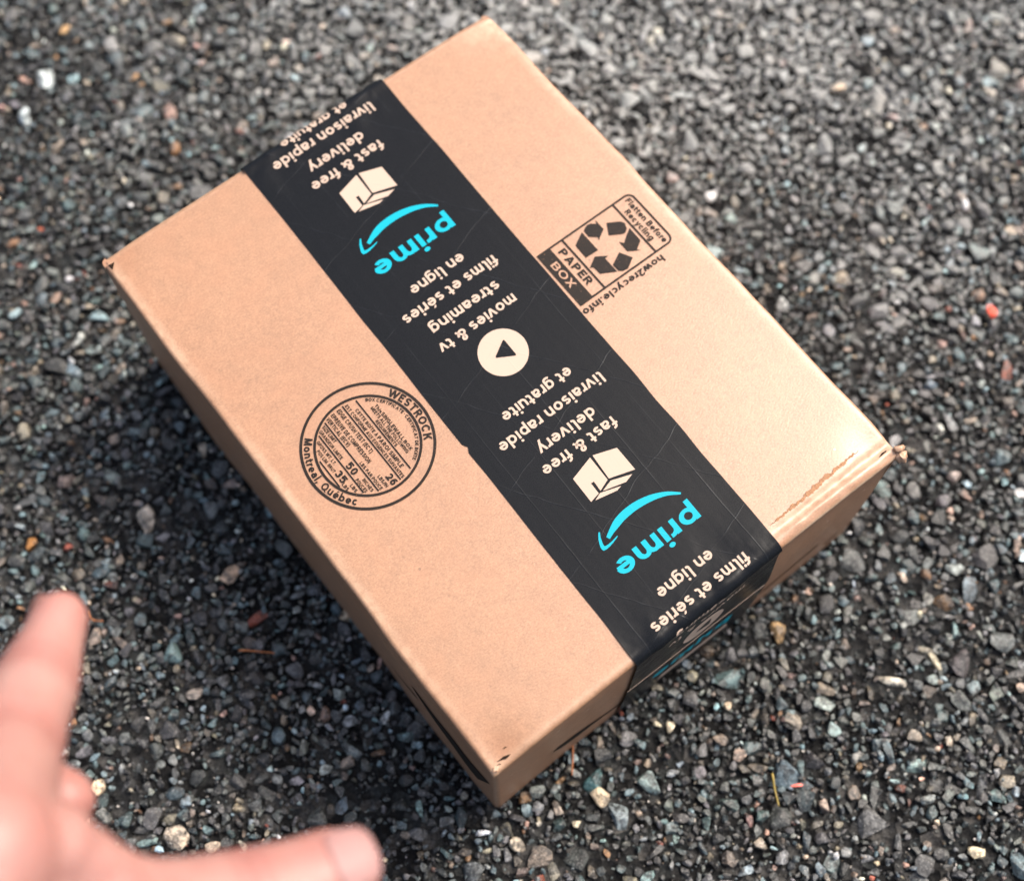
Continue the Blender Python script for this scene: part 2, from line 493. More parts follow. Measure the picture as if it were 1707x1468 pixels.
# fine grit lying in the gaps
g = rng.uniform((-.42, -.42), (.5, .5), (115000, 2))
g = g[(outside(g) < .03) & ~under_box(g, .006)]
gs = .0004 + .0009 * rng.random(len(g)) ** 2
gt = hfield(g[:, 0], g[:, 1]) - .0036 + .0036 * rng.random(len(g))
gc = pick_cols(len(g), rng) * .65
pz = rng.random(len(g)) < .07
gc[pz] = np.array((.55, .50, .44)) * rng.uniform(.6, 1.3, (pz.sum(), 1))
bulk('fine_grit', g, gs, gt, T_small, F_small, gc, rng, .8, worn=1.0)
# coarser stones further out, for other viewpoints
q = rng.uniform(-.85, .85, (42000, 2)); q = q[(outside(q) > .068) & (np.hypot(q[:, 0], q[:, 1]) < .84)][:27000]
bulk('outer_aggregate', q, .0028 + .0032 * rng.random(len(q)), -.0018 + .0026 * rng.random(len(q)), T_small, F_small, pick_cols(len(q), rng), rng, .3, worn=.75)

# ------------------------------------------------------------------ stroke lettering
def arc(cx, cy, rx, ry, a0, a1, n=None):
    n = n or max(4, int(abs(a1 - a0) / 11))
    return [(cx + rx * math.cos(R(a0 + (a1 - a0) * i / n)), cy + ry * math.sin(R(a0 + (a1 - a0) * i / n))) for i in range(n + 1)]
def spl(pts, n=6):
    P = [pts[0]] + list(pts) + [pts[-1]]; out = []
    for i in range(1, len(P) - 2):
        p0, p1, p2, p3 = P[i - 1], P[i], P[i + 1], P[i + 2]
        for k in range(n):
            t = k / n
            out.append(tuple(.5 * (2 * p1[d] + (p2[d] - p0[d]) * t + (2 * p0[d] - 5 * p1[d] + 4 * p2[d] - p3[d]) * t * t + (3 * p1[d] - p0[d] - 3 * p2[d] + p3[d]) * t ** 3) for d in (0, 1)))
    out.append(P[-1]); return out

def glyph(ch, t, tail):
    """(advance, strokes). stroke: ('s', polyline) ribbon, ('p', polygon), ('d', cx, cy, r) dot. x height 5.2, caps 7.2"""
    h = t / 2; X = 5.2; A = 7.5; C = 7.2; D = -2.1
    S = []
    st = lambda *p: S.append(('s', list(p)))
    sp = lambda p: S.append(('s', p))
    def dia(x0, y0, x1, y1, w=None):
        w = w or t * 1.08
        S.append(('p', [(x0 - w / 2, y0), (x0 + w / 2, y0), (x1 + w / 2, y1), (x1 - w / 2, y1)]))
    dot = lambda x, y, r: S.append(('d', x, y, r))
    if ch == ' ': return 2.3, S
    if ch in 'éÉÎÀî':
        b = {'é': 'e', 'É': 'E', 'Î': 'I', 'À': 'A', 'î': 'i'}[ch]
        adv, S2 = glyph(b, t, tail); y = X if ch in 'éî' else C
        if ch == 'î': S2 = [q for q in S2 if q[0] != 'd']
        m = adv / 2 - .3
        if ch in 'éÉ': S2.append(('p', [(m - .5, y + .55), (m + .45, y + .55), (m + 1.5, y + 1.9), (m + .2, y + 1.9)]))
        elif ch == 'À': S2.append(('p', [(m - .2, y + .4), (m + .6, y + .4), (m - .2, y + 1.6), (m - 1.2, y + 1.6)]))
        else:
            S2.append(('p', [(m - 1.1, y + .4), (m - .2, y + .4), (m + .6, y + 1.5), (m - .2, y + 1.5)])); S2.append(('p', [(m + .4, y + .4), (m + 1.3, y + .4), (m + .5, y + 1.5), (m - .2, y + 1.5)]))
        return adv, S2
    sb = .45
    x0 = sb
    def bowl(w): return arc(x0 + w / 2, X / 2, w / 2 - h, X / 2 - h, 0, 360, 30)
    w = 4.7
    if ch == 'o': sp(bowl(w)); return w + 2 * sb, S
    if ch == 'c': sp(arc(x0 + w / 2, X / 2, w / 2 - h, X / 2 - h, 48, 312)); return w + 2 * sb - .4, S
    if ch == 'e':
        sp(arc(x0 + w / 2, X / 2, w / 2 - h, X / 2 - h, -2, 308)); st((x0 + h * 1.2, X / 2 - .12), (x0 + w - h * .4, X / 2 - .12)); return w + 2 * sb - .2, S
    if ch == 'a':
        w = 4.3; xr = x0 + w - h
        sp(arc(x0 + w / 2 + .05, X - h - 1.5, w / 2 - h - .05, 1.5, 152, 0) + [(xr, 2.0), (xr, 0)])
        sp([(xr, 3.1)] + arc(x0 + h + 1.15, 3.05 - (3.05 - h) / 2, 1.15, (3.05 - h) / 2, 90, 270) + spl([(x0 + h + 1.2, h), (xr - .9, h + .3), (xr, h + 1.3)]))
        return w + 2 * sb, S
    if ch in 'bdpqg':
        left = ch in 'bp'; xs = x0 + h if left else x0 + w - h
        sp(bowl(w))
        if ch in 'bd': st((xs, 0), (xs, A))
        elif ch in 'pq': st((xs, D), (xs, X))
        else: sp([(xs, X), (xs, -.2)] + arc(x0 + w / 2, -.3, w / 2 - h, -D - h - .3, 0, -150))
        return w + 2 * sb, S
    if ch == 'f':
        sp([(x0 + 1.2, 0), (x0 + 1.2, A - 1.9)] + arc(x0 + 1.2 + 1.5, A - 1.9, 1.5, 1.9 - h, 180, 78)); st((x0 - .2, X - h), (x0 + 2.9, X - h)); return 3.4, S
    if ch == 't':
        sp([(x0 + 1.15, X + 1.5), (x0 + 1.15, 1.5)] + arc(x0 + 2.55, 1.5, 1.4, 1.5 - h, 180, 285)); st((x0 - .2, X - h), (x0 + 2.9, X - h)); return 3.6, S
    if ch in 'hnmr':
        st((x0 + h, 0), (x0 + h, A if ch == 'h' else X)); w = 4.4
        if ch == 'r': sp(arc(x0 + h + 1.75, X - h - 1.9, 1.75, 1.9, 178, 80)); return 3.2, S
        k = 1 if ch in 'hn' else 2
        ww = w if k == 1 else 3.9
        for i in range(k):
            a = x0 + h + i * (ww - t); b = a + ww - t
            sp(arc((a + b) / 2, X - h - 1.8, (b - a) / 2, 1.8, 178, 0) + [(b, 2), (b, 0)])
        return (w if k == 1 else 2 * ww - t) + 2 * sb, S
    if ch == 'u':
        w = 4.4; sp([(x0 + h, X), (x0 + h, 3)] + arc(x0 + w / 2, h + 1.8, w / 2 - h, 1.8, 180, 358)); st((x0 + w - h, 0), (x0 + w - h, X)); return w + 2 * sb, S
    if ch == 'i': st((x0 + h, 0), (x0 + h, X)); dot(x0 + h, X + 1.55, t * .62); return t + 2 * sb, S
    if ch == 'l':
        if tail: sp([(x0 + h, A), (x0 + h, 1.4)] + arc(x0 + h + 1.2, 1.4, 1.2, 1.4 - h, 180, 280)); return t + 2 * sb + .9, S
        st((x0 + h, 0), (x0 + h, A)); return t + 2 * sb, S
    if ch in 'sS':
        HH, w = (X, 3.9) if ch == 's' else (C, 4.9)
        rx = w / 2 - h; ry = (HH - 2 * h) / 4; cx = x0 + w / 2
        sp(arc(cx, HH - h - ry, rx, ry, 32, 262, 16) + arc(cx, h + ry, rx, ry, 82, -148, 16)[0:]); return w + 2 * sb, S
    if ch in 'vwyxk':
        w = {'v': 4.6, 'y': 4.6, 'w': 6.8, 'x': 4.4, 'k': 4.4}[ch]; q = t * .56
        if ch == 'v': dia(x0 + q - .2, X, x0 + w / 2, 0); dia(x0 + w - q + .2, X, x0 + w / 2, 0)
        if ch == 'y': dia(x0 + q - .2, X, x0 + w / 2, 0.1); dia(x0 + w - q + .2, X, x0 + w / 2 - 1.0, D)
        if ch == 'w':
            for a, b in ((q - .2, w * .28), (w * .5, w * .28), (w * .5, w * .72), (w - q + .2, w * .72)): dia(x0 + a, X, x0 + b, 0)
        if ch == 'x': dia(x0 + q, X, x0 + w - q, 0); dia(x0 + w - q, X, x0 + q, 0)
        if ch == 'k': st((x0 + h, 0), (x0 + h, A)); dia(x0 + w - q, X, x0 + t, 2.0); dia(x0 + w - q + .2, 0, x0 + t + 1, 3.0)
        return w + 2 * sb - .4, S
    if ch == '&':
        sp(spl([(5.9, .1), (4.6, 1.6), (2.6, 4.0), (1.95, 5.4), (2.35, 6.5), (3.2, 6.75), (4.0, 6.1), (3.6, 4.9), (2.1, 3.6), (1.2, 2.5), (1.2, 1.5), (2.0, .65), (3.2, .6), (4.4, 1.4), (5.2, 2.6), (5.5, 3.7)])); return 6.7, S
    if ch == '.': dot(x0 + h, h, h * 1.1); return t + 2 * sb, S
    if ch == ',': S.append(('p', [(x0, t), (x0 - .3, -1.2), (x0 + .5, -1.2), (x0 + t, t)])); return t + 2 * sb, S
    if ch == '•': dot(x0 + .5, C / 2, .8); return 2.2, S
    if ch == '/': dia(x0 + 2.6, C, x0 + .3, -.4); return 3.4, S
    if ch in '()':
        sp(arc(x0 + 2.3, 2.8, 1.9, 4.8, 118, 242) if ch == '(' else arc(x0 - .6, 2.8, 1.9, 4.8, 62, -62)); return 2.7, S
    if ch in '023569':
        w = 4.3; cx = x0 + w / 2
        if ch == '0': sp(arc(cx, C / 2, w / 2 - h, C / 2 - h, 0, 360, 30))
        if ch == '2': sp(arc(cx, C - h - 1.75, w / 2 - h, 1.75, 165, -25) + [(x0 + h + .5, t * .6)]); st((x0, h), (x0 + w, h))
        if ch == '3': sp(arc(cx, C - h - 1.6, w / 2 - h - .1, 1.6, 155, -85) ); sp(arc(cx, h + 1.8, w / 2 - h, 1.8, 88, -155))
        if ch == '5': st((x0 + w - .3, C - h), (x0 + .7, C - h)); sp([(x0 + .9, C), (x0 + .65, 3.6)] + arc(cx - .1, h + 1.9, w / 2 - h + .1, 1.95, 130, -150))
        if ch in '69': sp(arc(cx, h + 1.8, w / 2 - h, 1.8, 0, 360, 26)); sp(spl([(x0 + w - .6, C - h - .2), (cx, C - h), (x0 + h + .4, C - 2.2), (x0 + h, 2.4)]))
        return w + 2 * sb, S
    # capitals
    w = 5.0; x1 = x0 + w
    v = lambda x: st((x, 0), (x, C))
    hb = lambda y, a=None, b=None: st((x0 + t * .9 if a is None else a, y), (x1 if b is None else b, y))
    if ch == 'A': w = 5.8; dia(x0 + t * .55, 0, x0 + w / 2, C); dia(x0 + w - t * .55, 0, x0 + w / 2, C); st((x0 + 1.6, 2.2), (x0 + w - 1.6, 2.2))
    elif ch in 'BPR':
        w = 4.9; v(x0 + h); ym = 3.5 if ch != 'B' else 3.8
        r1 = (C - h - ym) / 2
        sp([(x0 + t * .9, C - h)] + arc(x0 + w - h - r1 - .25, ym + r1, r1, r1, 90, -90) + [(x0 + t * .9, ym)])
        if ch == 'B':
            r2 = (ym - h) / 2; sp([(x0 + t * .9, ym - .02)] + arc(x0 + w - h - r2, h + r2, r2, r2, 90, -90) + [(x0 + t * .9, h)])
        if ch == 'R': dia(x0 + 2.5, ym, x0 + w - t * .4, 0)
    elif ch in 'CGOQ':
        w = 6.0; cx = x0 + w / 2
        if ch in 'OQ': sp(arc(cx, C / 2, w / 2 - h, C / 2 - h, 0, 360, 32))
        else: sp(arc(cx, C / 2, w / 2 - h, C / 2 - h, 42, 318 if ch == 'C' else 335))
        if ch == 'G': st((cx + .2, 3.2), (x0 + w, 3.2)); st((x0 + w - h, 0.2), (x0 + w - h, 3.2))
        if ch == 'Q': dia(cx + .6, 2.0, x0 + w, -.4)
    elif ch == 'D': v(x0 + h); sp([(x0 + t * .9, C - h)] + arc(x0 + w - 2.9, C / 2, 2.9 - h + .4, C / 2 - h, 90, -90) + [(x0 + t * .9, h)]); w = 5.4
    elif ch in 'EFL':
        w = 4.2; x1 = x0 + w; v(x0 + h)
        if ch != 'F': hb(h)
        if ch != 'L': hb(C - h); hb(C / 2 + .2, None, x1 - .4)
    elif ch == 'H': v(x0 + h); v(x1 - h); hb(C / 2, x0 + t * .9, x1 - t * .9)
    elif ch == 'I': v(x0 + h); w = t
    elif ch == 'K': v(x0 + h); dia(x1 - t * .5, C, x0 + t, 2.7); dia(x1 - t * .4, 0, x0 + t + 1.2, 4.2)
    elif ch == 'M': w = 6.2; v(x0 + h); v(x0 + w - h); dia(x0 + t * .6, C, x0 + w / 2, .4); dia(x0 + w - t * .6, C, x0 + w / 2, .4)
    elif ch == 'N': v(x0 + h); v(x1 - h); dia(x0 + t * .6, C, x1 - t * .6, 0)
    elif ch == 'T': st((x0 + w / 2, 0), (x0 + w / 2, C - t * .9)); st((x0, C - h), (x1, C - h))
    elif ch == 'U': sp([(x0 + h, C), (x0 + h, 2.6)] + arc(x0 + w / 2, h + 2.1, w / 2 - h, 2.1, 180, 360) + [(x1 - h, C)])
    elif ch == 'V': dia(x0 + t * .4, C, x0 + w / 2, 0); dia(x1 - t * .4, C, x0 + w / 2, 0)
    elif ch == 'W':
        w = 7.6
        for a, b in ((.3, w * .27), (w * .5, w * .27), (w * .5, w * .73), (w - .3, w * .73)): dia(x0 + a, C, x0 + b, 0)
    elif ch == 'X': dia(x0 + .5, C, x1 - .5, 0); dia(x1 - .5, C, x0 + .5, 0)
    elif ch == 'Y': dia(x0 + .5, C, x0 + w / 2, 3); dia(x1 - .5, C, x0 + w / 2, 3); st((x0 + w / 2, 0), (x0 + w / 2, 3.1))
    elif ch == 'Z': st((x0, C - h), (x1, C - h)); st((x0, h), (x1, h)); dia(x1 - .6, C - t, x0 + .6, t)
    return w + 2 * sb, S

class Flat:
    """collects flat polygons in mm, each on its own hair-thin layer"""
    def __init__(s): s.v = []; s.f = []; s.k = 0
    def _lay(s): s.k += 1; return s.k % 9
    def ribbon(s, pts, t, closed=False, tap=None):
        q = []
        for i in range(len(pts) - 1):        # even out long segments
            (ax, ay), (bx, by) = pts[i], pts[i + 1]
            n = max(1, int(math.hypot(bx - ax, by - ay) / s.step))
            for k in range(n): q.append((ax + (bx - ax) * k / n, ay + (by - ay) * k / n))
        q.append(pts[-1]); lay = s._lay(); b = len(s.v)
        cl = math.hypot(q[0][0] - q[-1][0], q[0][1] - q[-1][1]) < 1e-6
        for i, (x, y) in enumerate(q):
            p0 = q[i - 1] if i > 0 else (q[-2] if cl else q[0]); p1 = q[i + 1] if i < len(q) - 1 else (q[1] if cl else q[-1])
            dx, dy = p1[0] - p0[0], p1[1] - p0[1]; L = math.hypot(dx, dy) or 1
            hw = t / 2 if tap is None else tap(i / (len(q) - 1)) / 2
            s.v.append((x - dy / L * hw, y + dx / L * hw, lay)); s.v.append((x + dy / L * hw, y - dx / L * hw, lay))
        for i in range(len(q) - 1): s.f.append((b + 2 * i, b + 2 * i + 1, b + 2 * i + 3, b + 2 * i + 2))
    step = .6
    def poly(s, pts):
        lay = s._lay(); b = len(s.v); ar = sum(pts[i - 1][0] * pts[i][1] - pts[i][0] * pts[i - 1][1] for i in range(len(pts)))
        pts = pts if ar > 0 else pts[::-1]
        if len(pts) == 4:                    # a strip of thin slices so that it can follow a bend
            n = max(1, int(max(math.dist(pts[0], pts[3]), math.dist(pts[1], pts[2])) / 1.2))
            for i in range(n + 1):
                f = i / n
                for a, c in ((0, 3), (1, 2)): s.v.append((pts[a][0] + (pts[c][0] - pts[a][0]) * f, pts[a][1] + (pts[c][1] - pts[a][1]) * f, lay))
            for i in range(n): s.f.append((b + 2 * i, b + 2 * i + 1, b + 2 * i + 3, b + 2 * i + 2))
            return
        s.v += [(x, y, lay) for x, y in pts]; s.f.append(tuple(range(b, b + len(pts))))
    def disc(s, cx, cy, r, n=20, ri=0):
        if ri: s.ribbon(arc(cx, cy, (r + ri) / 2, (r + ri) / 2, 0, 360, 96), r - ri)
        else: s.poly([(cx + r * math.cos(2 * math.pi * i / n), cy + r * math.sin(2 * math.pi * i / n)) for i in range(n)])
    def text(s, txt, xh, t=1.05, width=None, at=(0, 0), align='C', tail=False, arcR=None, track=0., arcbottom=False):
        """xh: mm per unit * ; at = point on the baseline"""
        k = xh / 5.2; x = 0; items = []
        for ch in txt:
            adv, S = glyph(ch, t, tail); items.append((x, S)); x += adv + track
        total = x * k; sx = (width / total) if width else 1.0; total *= sx
        ox = {'C': -total / 2, 'L': 0, 'R': -total}[align]
        F = Flat(); F.step = max(.35, .6)
        for gx, S in items:
            for q in S:
                if q[0] == 's': F.ribbon([(gx + a, b) for a, b in q[1]], t)
                elif q[0] == 'p': F.poly([(gx + a, b) for a, b in q[1]])
                else: F.disc(gx + q[1], q[2], q[3], 14)
        b0 = len(s.v)
        for (a, b, lay) in F.v:
            px, py = a * k * sx + ox, b * k
            if arcR:
                if arcbottom: th = px / arcR; px, py = (arcR - py) * math.sin(th), -(arcR - py) * math.cos(th)
                else: th = px / arcR; px, py = (arcR + py) * math.sin(th), (arcR + py) * math.cos(th)
            s.v.append((px + at[0], py + at[1], lay))
        s.f += [tuple(i + b0 for i in f) for f in F.f]
    def build(s, name, mapper, mat, parent, tuv=None):
        V = [mapper(x / 1000, y / 1000, lay * 6e-6) for x, y, lay in s.v]
        attrs = None
        if tuv: attrs = {'tuv': ('FLOAT_VECTOR', [tuv(x, y) for x, y, _ in s.v])}
        return mesh_obj(name, V, s.f, mat, parent, smooth=False, attrs=attrs)

# ------------------------------------------------------------------ the parcel
W, L, H = 0.2022, 0.2664, 0.1024
TH = .0028                                   # board thickness
M_kraft = kraft('kraft_board')
M_edge = kraft('kraft_torn', base=(0.30, 0.145, 0.062), rough=.8)
M_inner = kraft('kraft_inside', base=(0.36, 0.21, 0.12), rough=.8)
M_ink = ink('printing_ink')
M_tape = tape_mat('tape_ink', (0.0060, 0.0072, 0.0092), .27, .24, (.09, .10, .115))
M_cream = tape_mat('tape_paper', (0.47, 0.36, 0.285), .5, .22, (.5, .36, .28))
M_teal = tape_mat('tape_teal', (0.004, 0.33, 0.42), .42, .15, (.2, .5, .6))

parcel = empty('parcel', (0, 0, -.0008))
tag(parcel, 'brown cardboard parcel sealed with black printed tape, lying on the asphalt', 'parcel')

def bulge(x, y):
    a = .0006 * vnoise(x * 9 + 3.1, y * 8 + 7.7)
    a += .0010 * math.cos(x / (W / 2) * 1.4) * math.cos(y / (L / 2) * 1.4) - .0006
    # dents by the corners
    for cx, cy, d, s_ in ((-.097, -.129, .0020, .011), (.098, -.129, .0022, .012), (-.098, .130, .0012, .009), (.099, .131, .0010, .012)):
        a -= d * math.exp(-((x - cx) ** 2 + (y - cy) ** 2) / s_ ** 2)
    return a
def crease_front(x):                          # how far the near edge is crushed, right half only
    return sstep(.035, .05, x)

def top_map(x, y, lift): return (x, y, H + bulge(x, y) + lift + .00012)
NEAR_R = .0026
def near_roll(y):
    """roll the top sheet over the near edge: s = distance along the sheet beyond the start of the roll"""
    Y0 = -(L / 2 - NEAR_R)
    if y >= Y0: return y, 0.0
    a = min((Y0 - y) / NEAR_R, math.pi / 2); rest = max(0, (Y0 - y) - NEAR_R * math.pi / 2)
    return Y0 - NEAR_R * math.sin(a), -NEAR_R * (1 - math.cos(a)) - rest
def ew(y, sgn): return .0005 * vnoise(y * 24 + sgn * 7 + 40, 2.2) + .00022 * vnoise(y * 85 + 11, sgn * 3 + 9)
def flap_fn(sgn):
    rr = .0019
    def fn(s, y):
        # s: 0 at the foot of the fold on the long side, grows over the fold to the middle seam
        arcl = rr * math.pi / 2
        if s < arcl: a = s / rr; x = W / 2 - rr + rr * math.cos(a); z = H - rr + rr * math.sin(a)
        else: x = W / 2 - rr - (s - arcl); z = H
        x += ew(y, sgn) * sstep(.06, W / 2, x)
        x *= sgn
        yy, dz = near_roll(y)
        # crushed double crease along the right half of the near edge
        if sgn > 0:
            e = yy + L / 2; c = crease_front(x)
            z += c * (-.0011 * math.exp(-((e - .0062) / .0016) ** 2) + .0005 * math.exp(-((e - .0035) / .0012) ** 2))
            z += c * .0004 * vnoise(x * 300, e * 500) * math.exp(-(e / .007) ** 2)
        b = bulge(x, yy)
        return (x, yy, z + b + dz)
    return fn
svals = list(np.linspace(0, .0019 * math.pi / 2, 7)) + list(np.linspace(.0045, W / 2 - .0019 + .0019 * math.pi / 2 - .0006, 46))
ynear = -(L / 2 - NEAR_R) - NEAR_R * math.pi / 2 - .0012
yv = list(np.linspace(ynear, -(L / 2 - NEAR_R), 12)) + list(np.linspace(-(L / 2 - NEAR_R) + .0006, -(L / 2) + .012, 14)) + list(np.linspace(-L / 2 + .014, L / 2 - .0042, 74))
def wear_flap(sgn):
    def w(s, y):
        a = .6 * math.exp(-((s - .0034) / .0018) ** 2) * (.55 + .45 * vnoise(y * 60 + 9, 3.3))
        e = -(y + L / 2 - NEAR_R)            # beyond the start of the roll
        xx = W / 2 - .0019 - (s - .003)
        if sgn > 0: a += crease_front(xx) * (.85 * math.exp(-((e + .0035) / .0030) ** 2) + .95 * math.exp(-((e - .0035) / .0012) ** 2))
        else: a += .30 * math.exp(-((e - .001) / .0018) ** 2)
        a += .6 * math.exp(-((xx - .097) ** 2 + (y - .128) ** 2) / .012 ** 2) * (sgn > 0)
        return max(0, min(1, a))
    return w
flaps = {}
for sgn in (-1, 1):
    us = svals[::-1] if sgn > 0 else svals
    V, F, at = sheet(flap_fn(sgn), us, yv, TH, wear_flap(sgn))
    o = mesh_obj('top_flap', V, F, M_kraft, parcel, attrs=at)
    flaps[sgn] = o
flaps[1]['label'] = 'top flap with a torn, crushed near edge and the recycling print'
flaps[-1]['label'] = 'top flap carrying the round printed certificate'

# ---- end panels and long sides (each a sheet of board); sheets must have outward normals before the inner face is offset
def end_off(x, z): return .0010 * vnoise(x * 16 + 5, z * 22 + 1.7) + .0008 * math.sin(max(0, min(1, z / H)) * math.pi) * math.cos(x / .1 * 1.3)
ZT = H - .0012
def end_fn(sgn):
    rr = .0030
    def fn(x, s):
        # s runs up the panel, over the fold and a little way inside
        if s < ZT - rr: y = L / 2; z = s
        else:
            a = min((s - (ZT - rr)) / rr, math.pi / 2); rest = max(0, s - (ZT - rr) - rr * math.pi / 2)
            y = L / 2 - rr + rr * math.cos(a) - rest; z = ZT - rr + rr * math.sin(a) - rest * .35
        b = end_off(x, z) * (1 if sgn < 0 else .6)
        off = -.0004 if sgn < 0 else 0
        zz = z + bulge(x, sgn * min(y, L / 2)) * (z / H) ** 3
        return (x, sgn * (y + off + (b if z < H - .012 else b * max(0, (ZT - z) / .011))), zz)
    return fn
sv = list(np.linspace(0.0, ZT - .003, 26)) + list(np.linspace(ZT - .003, ZT - .003 + .003 * math.pi / 2, 7))[1:] + [ZT + .0035, ZT + .008, ZT + .02]
for sgn in (-1, 1):
    xs = np.linspace(-W / 2 + .0022, W / 2 - .0022, 50)
    if sgn > 0: xs = xs[::-1]
    V, F, at = sheet(end_fn(sgn), xs, sv, TH, lambda x, s: .35 * math.exp(-((s - (ZT - .001)) / .0022) ** 2))
    o = mesh_obj('end_panel', V, F, M_kraft, parcel, attrs=at)
def side_off(y, z): return .0009 * vnoise(y * 14 + 2, z * 20 + 9) + .0007 * math.sin(max(0, min(1, z / H)) * math.pi)
def side_fn(sgn):
    def fn(y, z):
        # the vertical creases at both ends are rounded
        rr = .0024; e = abs(y); yy = y; x = W / 2
        if e > L / 2 - rr:
            a = min((e - (L / 2 - rr)) / rr, math.pi / 2); yy = math.copysign(L / 2 - rr + rr * math.sin(a), y); x = W / 2 - rr + rr * math.cos(a)
        f = sstep(0, .02, L / 2 - e) * sstep(0, .012, H - .0019 - z)
        return (sgn * (x + ew(y, sgn) + side_off(y, z) * f), yy, z + bulge(sgn * x, yy) * (z / H) ** 3)
    return fn
ye = L / 2 - .0024 + .0024 * math.pi / 2
ys = list(np.linspace(-ye, -L / 2 + .0024, 7)) + list(np.linspace(-L / 2 + .004, L / 2 - .004, 70)) + list(np.linspace(L / 2 - .0024, ye, 7))
for sgn in (-1, 1):
    yy_ = ys if sgn > 0 else ys[::-1]
    V, F, at = sheet(side_fn(sgn), yy_, np.linspace(0, H - .0019, 26), TH)
    o = mesh_obj('side_panel', V, F, M_kraft, parcel, attrs=at)
V, F, at = sheet(lambda x, y: (x, y, .0030), np.linspace(-W / 2 + .004, W / 2 - .004, 3), np.linspace(-L / 2 + .004, L / 2 - .004, 3), TH)
mesh_obj('bottom_panel', V, F, M_inner, parcel)

# ---- torn liner along the near edge of the right flap
def tear_strip():
    v = []; f = []
    n = 200
    for i in range(n + 1):
        x = .0405 + (.0885 - .0405) * i / n
        jag = lambda k, a: a * (vnoise(x * 2400, k) * .8 + vnoise(x * 700, k + 9))
        w = .0003 + .0013 * math.sin(max(0, i / n - .02) * math.pi) ** .7 * (.55 + .45 * (i / n > .2))
        y0 = -.1232 - .0009 * math.cos(i / n * 3) + jag(3.3, .0003)
        v.append(top_map(x, y0 + w / 2 + jag(5.1, .0004), .00025)); v.append(top_map(x, y0 - w / 2 + jag(1.7, .00035), -.0001))
    for i in range(n): f.append((2 * i + 1, 2 * i + 3, 2 * i + 2, 2 * i))
    mesh_obj('torn_liner', v, f, M_edge, flaps[1])
tear_strip()

# ---- crushed corner at the right end of the near edge, and the burst corner nearest the camera
def crumple(name, c, size, seed, parent, mat, nlev=3):
    r = np.random.default_rng(seed); v0, f0 = ico(nlev); v = v0.copy()
    for _ in range(9):
        d = r.normal(size=3); d /= np.linalg.norm(d); h = r.uniform(.3, .8); k = v @ d - h; v = v - np.clip(k, 0, None)[:, None] * d * 1.25
    v *= 1 + r.normal(0, .11, (len(v), 1))
    v = v * np.array(size) + np.array(c)
    return mesh_obj(name, v, f0, mat, parent, smooth=True, attrs={'wear': ('FLOAT', r.uniform(.1, .7, len(v)))})
crumple('crushed_corner', (.1022, -.1332, H - .0048), (.0036, .0038, .0034), 3, flaps[1], M_kraft)
crumple('crushed_corner', (.1018, -.1308, H - .0026), (.0030, .0024, .0018), 8, flaps[1], M_kraft)
def shade_poly(pts, mat, parent, name):
    F = Flat(); F.poly(pts); return F.build(name, top_map, mat, parent)
M_hole_shade = ink('painted_hole_shade', (.02, .012, .008), .9)  # flat dark polygons paint the shade inside the torn openings
for sg, pts in ((1, [(97.8, -128.7), (95.6, -128.4), (93.0, -129.2), (97.2, -129.3)]), (-1, [(-96.6, -129.6), (-93.0, -131.0), (-90.8, -130.6), (-93.4, -129.6)]),
                (-1, [(-97.6, -130.6), (-95.6, -131.4), (-96.2, -130.7)]), (-1, [(-92.4, -127.4), (-90.2, -127.9), (-91.0, -127.2)]), (-1, [(-99.4, 128.6), (-96.4, 128.2), (-99.0, 125.4)])):
    shade_poly(pts, M_hole_shade, flaps[sg], 'hole_shade')
crumple('crushed_corner', (-.0985, -.1312, H - .0046), (.0026, .0020, .0022), 5, flaps[-1], M_kraft)
crumple('crushed_corner', (-.0950, -.1322, H - .0052), (.0030, .0012, .0016), 12, flaps[-1], M_kraft)

# ------------------------------------------------------------------ tape
TAPE_HALF = .0363
RB = .0042
def xc(v): return .0043 + .0165 * v
TLIFT = .00035
def tape_path(v):
    """v = distance along the tape; on the top it equals y"""
    Y0 = L / 2 - RB + .0006
    s = 1 if v >= 0 else -1
    e = abs(v) - Y0
    if e <= 0: return v, H + TLIFT, 0.0, s
    a = min(e / RB, math.pi / 2); rest = max(0, e - RB * math.pi / 2)
    y = Y0 + RB * math.sin(a); z = H + TLIFT - RB * (1 - math.cos(a)) - rest
    return s * y, z, a, s
def tape_map(u, v, lift):
    y, z, a, s = tape_path(v)
    x = xc(max(-L / 2, min(L / 2, v))) + u
    ca, sa = math.cos(a), math.sin(a)
    k = bulge(x, max(-L / 2, min(L / 2, y)))
    wr = .00055 * vnoise(u * 130, v * 90 + 4) * math.exp(-((abs(v) - L / 2) / .018) ** 2) + .00035 * vnoise(u * 260 + 8, v * 60) * math.exp(-((abs(v) - L / 2 + .002) / .006) ** 2)
    off = 0
    if a > 1.2: off = (end_off(x, z) * min(1, max(0, (ZT - z) / .011)) if z < ZT else 0) * (1 if s < 0 else .6) + .0001
    d = lift + max(wr, -.00005) + .00035 * math.exp(-((abs(v) - L / 2) / .006) ** 2)
    return (x, y + s * (sa * d + off), z + k * ca + ca * d)
VN = -(L / 2 + .052); VF = L / 2 + .030
vv = list(np.linspace(VN, -L / 2 - .006, 20)) + list(np.linspace(-L / 2 - .0055, -L / 2 + .009, 26)) + list(np.linspace(-L / 2 + .011, L / 2 - .009, 110)) + list(np.linspace(L / 2 - .0085, L / 2 + .0055, 22)) + list(np.linspace(L / 2 + .007, VF, 8))
def tape_edge(u, v):                        # slightly uneven cut sides, one nick half way
    j = .00025 * vnoise(v * 70, 3 if u > 0 else 8)
    return j
